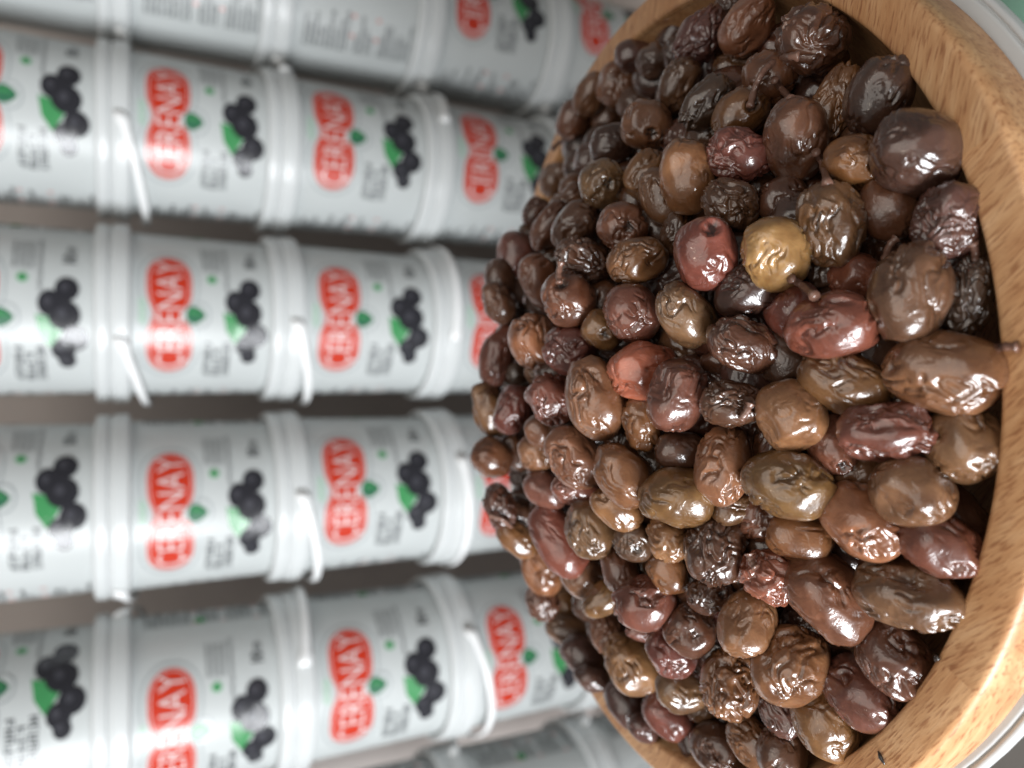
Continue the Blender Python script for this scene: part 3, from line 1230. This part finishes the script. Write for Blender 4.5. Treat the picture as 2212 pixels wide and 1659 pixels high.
# stems: olive (by its place) and the way of its stem in the picture, with how far each point stands off the olive's centre towards the eye
STEMS = [((1599, 247), [(1620, 232, .5), (1630, 195, .75), (1640, 170, .9), (1652, 150, .95), (1667, 137, 1.0), (1685, 127, 1.0), (1705, 122, 1.0), (1727, 121, 1.0)]), ((1660, 167), [(1672, 172, .9), (1690, 194, .95), (1709, 216, .7)]),
         ((1720, 301), [(1762, 328, .75), (1776, 352, .8), (1787, 398, .6)]), ((1676, 546), [(1708, 601, .55), (1730, 615, .75), (1760, 640, .7)]), ((2042, 805), [(2140, 755, .3), (2165, 749, .55), (2198, 748, .6)]),
         ((1228, 647), [(1208, 612, .7), (1207, 590, .9), (1212, 566, .9)]), ((1255, 322), [(1240, 296, .4), (1215, 303, .7), (1193, 322, .8)]), ((1080, 1095), [(1108, 1142, .3), (1085, 1122, .9), (1058, 1113, .9)]),
         ((1918, 450), [(1912, 560, .1), (1922, 530, .5), (1936, 515, .6)]), ((1660, 1246), [(1633, 1227, .8), (1622, 1212, 1.0), (1618, 1196, .9)]), ((2092, 641), [(2107, 562, .2), (2106, 540, .4), (2100, 524, .4)]),
         ((1580, 873), [(1600, 905, .7), (1612, 890, .95), (1620, 872, 1.0)])]
byxy = {(o['x'], o['y']): o for o in OL}
for key, pts in STEMS:
    o = byxy[key]
    hb = math.sqrt(o['a'] * o['b']) / 2 * (o['P'] @ FW) / LENS_PX
    ctr = []
    for (x, y, k) in pts:
        dd = ray(x, y)
        t = (o['P'] @ FW) / (dd @ FW) - k * hb
        if k > 0.35:
            for p in OL:
                g = R(p['g'])
                ex, ey = x - p['x'], y - p['y']
                e = ((ex * math.cos(g) + ey * math.sin(g)) / (p['a'] * 0.54)) ** 2 + ((-ex * math.sin(g) + ey * math.cos(g)) / (p['b'] * 0.54)) ** 2
                if e < 1:
                    pd = (p['P'] @ FW) / (dd @ FW)
                    t = min(t, pd - math.sqrt(p['a'] * p['b']) * 0.54 / LENS_PX * pd * math.sqrt(1 - e) - 0.0017)
            t = min(t, (BC @ BN + 0.0016) / (dd @ BN) - 0.0005) if x > 2120 else t
        ctr.append(dd * t)
    ctr = np.array(ctr)
    # resample with a smooth curve
    n = len(ctr)
    q = []
    for i in range(n - 1):
        p0, p1, p2, p3 = ctr[max(i - 1, 0)], ctr[i], ctr[i + 1], ctr[min(i + 2, n - 1)]
        for t in np.linspace(0, 1, 6)[:-1]:
            q.append(0.5 * ((2 * p1) + (p2 - p0) * t + (2 * p0 - 5 * p1 + 4 * p2 - p3) * t * t + (3 * p1 - p0 - 3 * p2 + p3) * t ** 3))
    q.append(ctr[-1])
    q = np.array(q)
    v, f = [], []
    kk = 8
    for i in range(len(q)):
        tg = q[min(i + 1, len(q) - 1)] - q[max(i - 1, 0)]
        tg /= np.linalg.norm(tg)
        e1 = np.cross(tg, FW)
        e1 /= np.linalg.norm(e1)
        e2 = np.cross(tg, e1)
        t = i / (len(q) - 1)
        rd = 0.00105 * (1 + 0.7 * math.exp(-((t - 1) / 0.08) ** 2) + 0.3 * math.exp(-(t / 0.1) ** 2)) * (1 + 0.14 * math.sin(i * 2.3))
        for j in range(kk):
            b = 2 * math.pi * j / kk
            v.append(q[i] + rd * (math.cos(b) * e1 + math.sin(b) * e2))
    for i in range(len(q) - 1):
        for j in range(kk):
            l = (j + 1) % kk
            f.append((i * kk + j, i * kk + l, (i + 1) * kk + l, (i + 1) * kk + j))
    f.append(tuple(range(kk))[::-1])
    f.append(tuple((len(q) - 1) * kk + j for j in range(kk)))
    me = mesh('stem', v, f)
    me.transform(o['ob'].matrix_world.inverted())
    link('stem', me, M_STEM, o['ob'])
    o['stem'] = True

# scraps of olive skin that stick to the rim
M_SCRAP = flat('dark_skin', (0.020, 0.014, 0.011), 0.3, 0.5)


def on_rim(x, y, z):
    d = ray(x, y)
    return d * ((BC @ BN + z) / (d @ BN))


for pts, wd, lab in ((((1897, 1622), (1902, 1636), (1911, 1652)), 0.0009, 'thin dark sliver of olive skin on the lower right rim of the bowl'), (((2019, 1412), (2024, 1421), (2020, 1429)), 0.0011, 'small black crumb on the inner edge of the bowl rim')):
    q = [on_rim(x, y, 0.0008) for x, y in pts]
    v, f = [], []
    for i, P in enumerate(q):
        t = q[min(i + 1, 2)] - q[max(i - 1, 0)]
        t /= np.linalg.norm(t)
        e1 = np.cross(t, BN)
        w_ = wd * (1.0 if i == 1 else 0.35)
        for j in range(6):
            b = 2 * math.pi * j / 6
            v.append(P + w_ * (math.cos(b) * e1 + 0.6 * math.sin(b) * BN))
    for i in range(2):
        for j in range(6):
            l = (j + 1) % 6
            f.append((i * 6 + j, i * 6 + l, (i + 1) * 6 + l, (i + 1) * 6 + j))
    f += [tuple(range(6))[::-1], tuple(range(12, 18))]
    tag(link('skin_scrap', mesh('skin_scrap', v, f), M_SCRAP), lab, 'scrap')

# labels: a few olives stand out by their look, the others are told by where they lie from these
MARKS = {(1676, 546): ('golden tan olive', 'golden tan dented olive with a short stem in the middle of the heap'),
         (1389, 799): ('coral red olive', 'bright coral red shiny olive, the only one of its colour, left of the middle'),
         (2042, 805): ('stemmed near-rim olive', 'largest milky brown olive whose stem lies over the bowl rim at right'),
         (1911, 932): ('wine red olive', 'long wine red olive with deep folds and a pointed end near the rim'),
         (1979, 330): ('big purple olive', 'big smooth purple olive with a bright glint leaning on the upper rim'),
         (1964, 635): ('tall greyish green olive', 'tall greyish green olive standing upright beside the rim at right'),
         (1526, 549): ('pinkish scarred olive', 'round pinkish red olive with a black scar on its upper end'),
         (1702, 1045): ('plump olive gold one', 'plump olive gold oval below the middle, dented at its left end'),
         (1961, 1283): ('dark green oval', 'dark green long oval olive lying close to the lower right rim'),
         (1205, 1166): ('rose brown bent olive', 'rose brown smooth bent olive on the left slope of the heap'),
         (1546, 1188): ('prune-like olive', 'dark prune-like olive covered all over in wrinkles below the middle'),
         (1392, 1303): ('pink glinting olive', 'pinkish brown round olive with a broad white glint, lower left of the heap'),
         (1486, 378): ('tall milky brown olive', 'tall milky brown smooth olive with bright glints above the middle'),
         (1753, 86): ('big crumpled olive', 'big crumpled dark brown olive beside the upper right of the bowl wall'),
         (1705, 1436): ('round low olive', 'round milky brown olive with crinkled glints near the bottom of the bowl'),
         (1057, 885): ('leftmost green olive', 'greyish green olive at the very left edge of the heap'),
         (1288, 859): ('egg-shaped brown olive', 'egg-shaped milky brown olive with a bright forked glint on the left slope'),
         (1337, 185): ('round upper olive', 'round brown olive with a ringed hollow at the upper left of the heap')}
GROUP = 'olives heaped in the wooden bowl'
DIRS = ['right of', 'below right of', 'below', 'below left of', 'left of', 'above left of', 'above', 'above right of']
NTH = ['nearest', 'second', 'third', 'fourth', 'fifth', 'sixth', 'seventh', 'eighth', 'ninth', 'tenth', 'eleventh', 'twelfth']
slots = {}
for o in OL:
    key = (o['x'], o['y'])
    if key in MARKS and not o['fill']:
        tag(o['ob'], MARKS[key][1], 'olive', GROUP)
        continue
    mk = min(MARKS, key=lambda q: math.hypot(q[0] - o['x'], q[1] - o['y']))
    dx, dy = o['x'] - mk[0], o['y'] - mk[1]
    s = int(round(math.degrees(math.atan2(dy, dx)) / 45)) % 8
    slots.setdefault((mk, s), []).append((math.hypot(dx, dy), o))
for (mk, s), lst in slots.items():
    lst.sort(key=lambda q: q[0])
    for i, (dd, o) in enumerate(lst):
        what = '%s %s olive' % (WNAME[o['w']], CNAME[o['c']])
        if o['off'] >= 0.9:
            what = 'half hidden ' + what
        if o.get('stem'):
            what += ' with stem'
        tag(o['ob'], '%s, %s %s the %s' % (what, NTH[min(i, 11)], DIRS[s], MARKS[mk][0]), 'olive', GROUP)

# ------------------------------------------------------------------ print for the record
print('olives', len(OL), 'fill', sum(o['fill'] for o in OL), 'tris', sum(len(o['ob'].data.polygons) for o in OL))
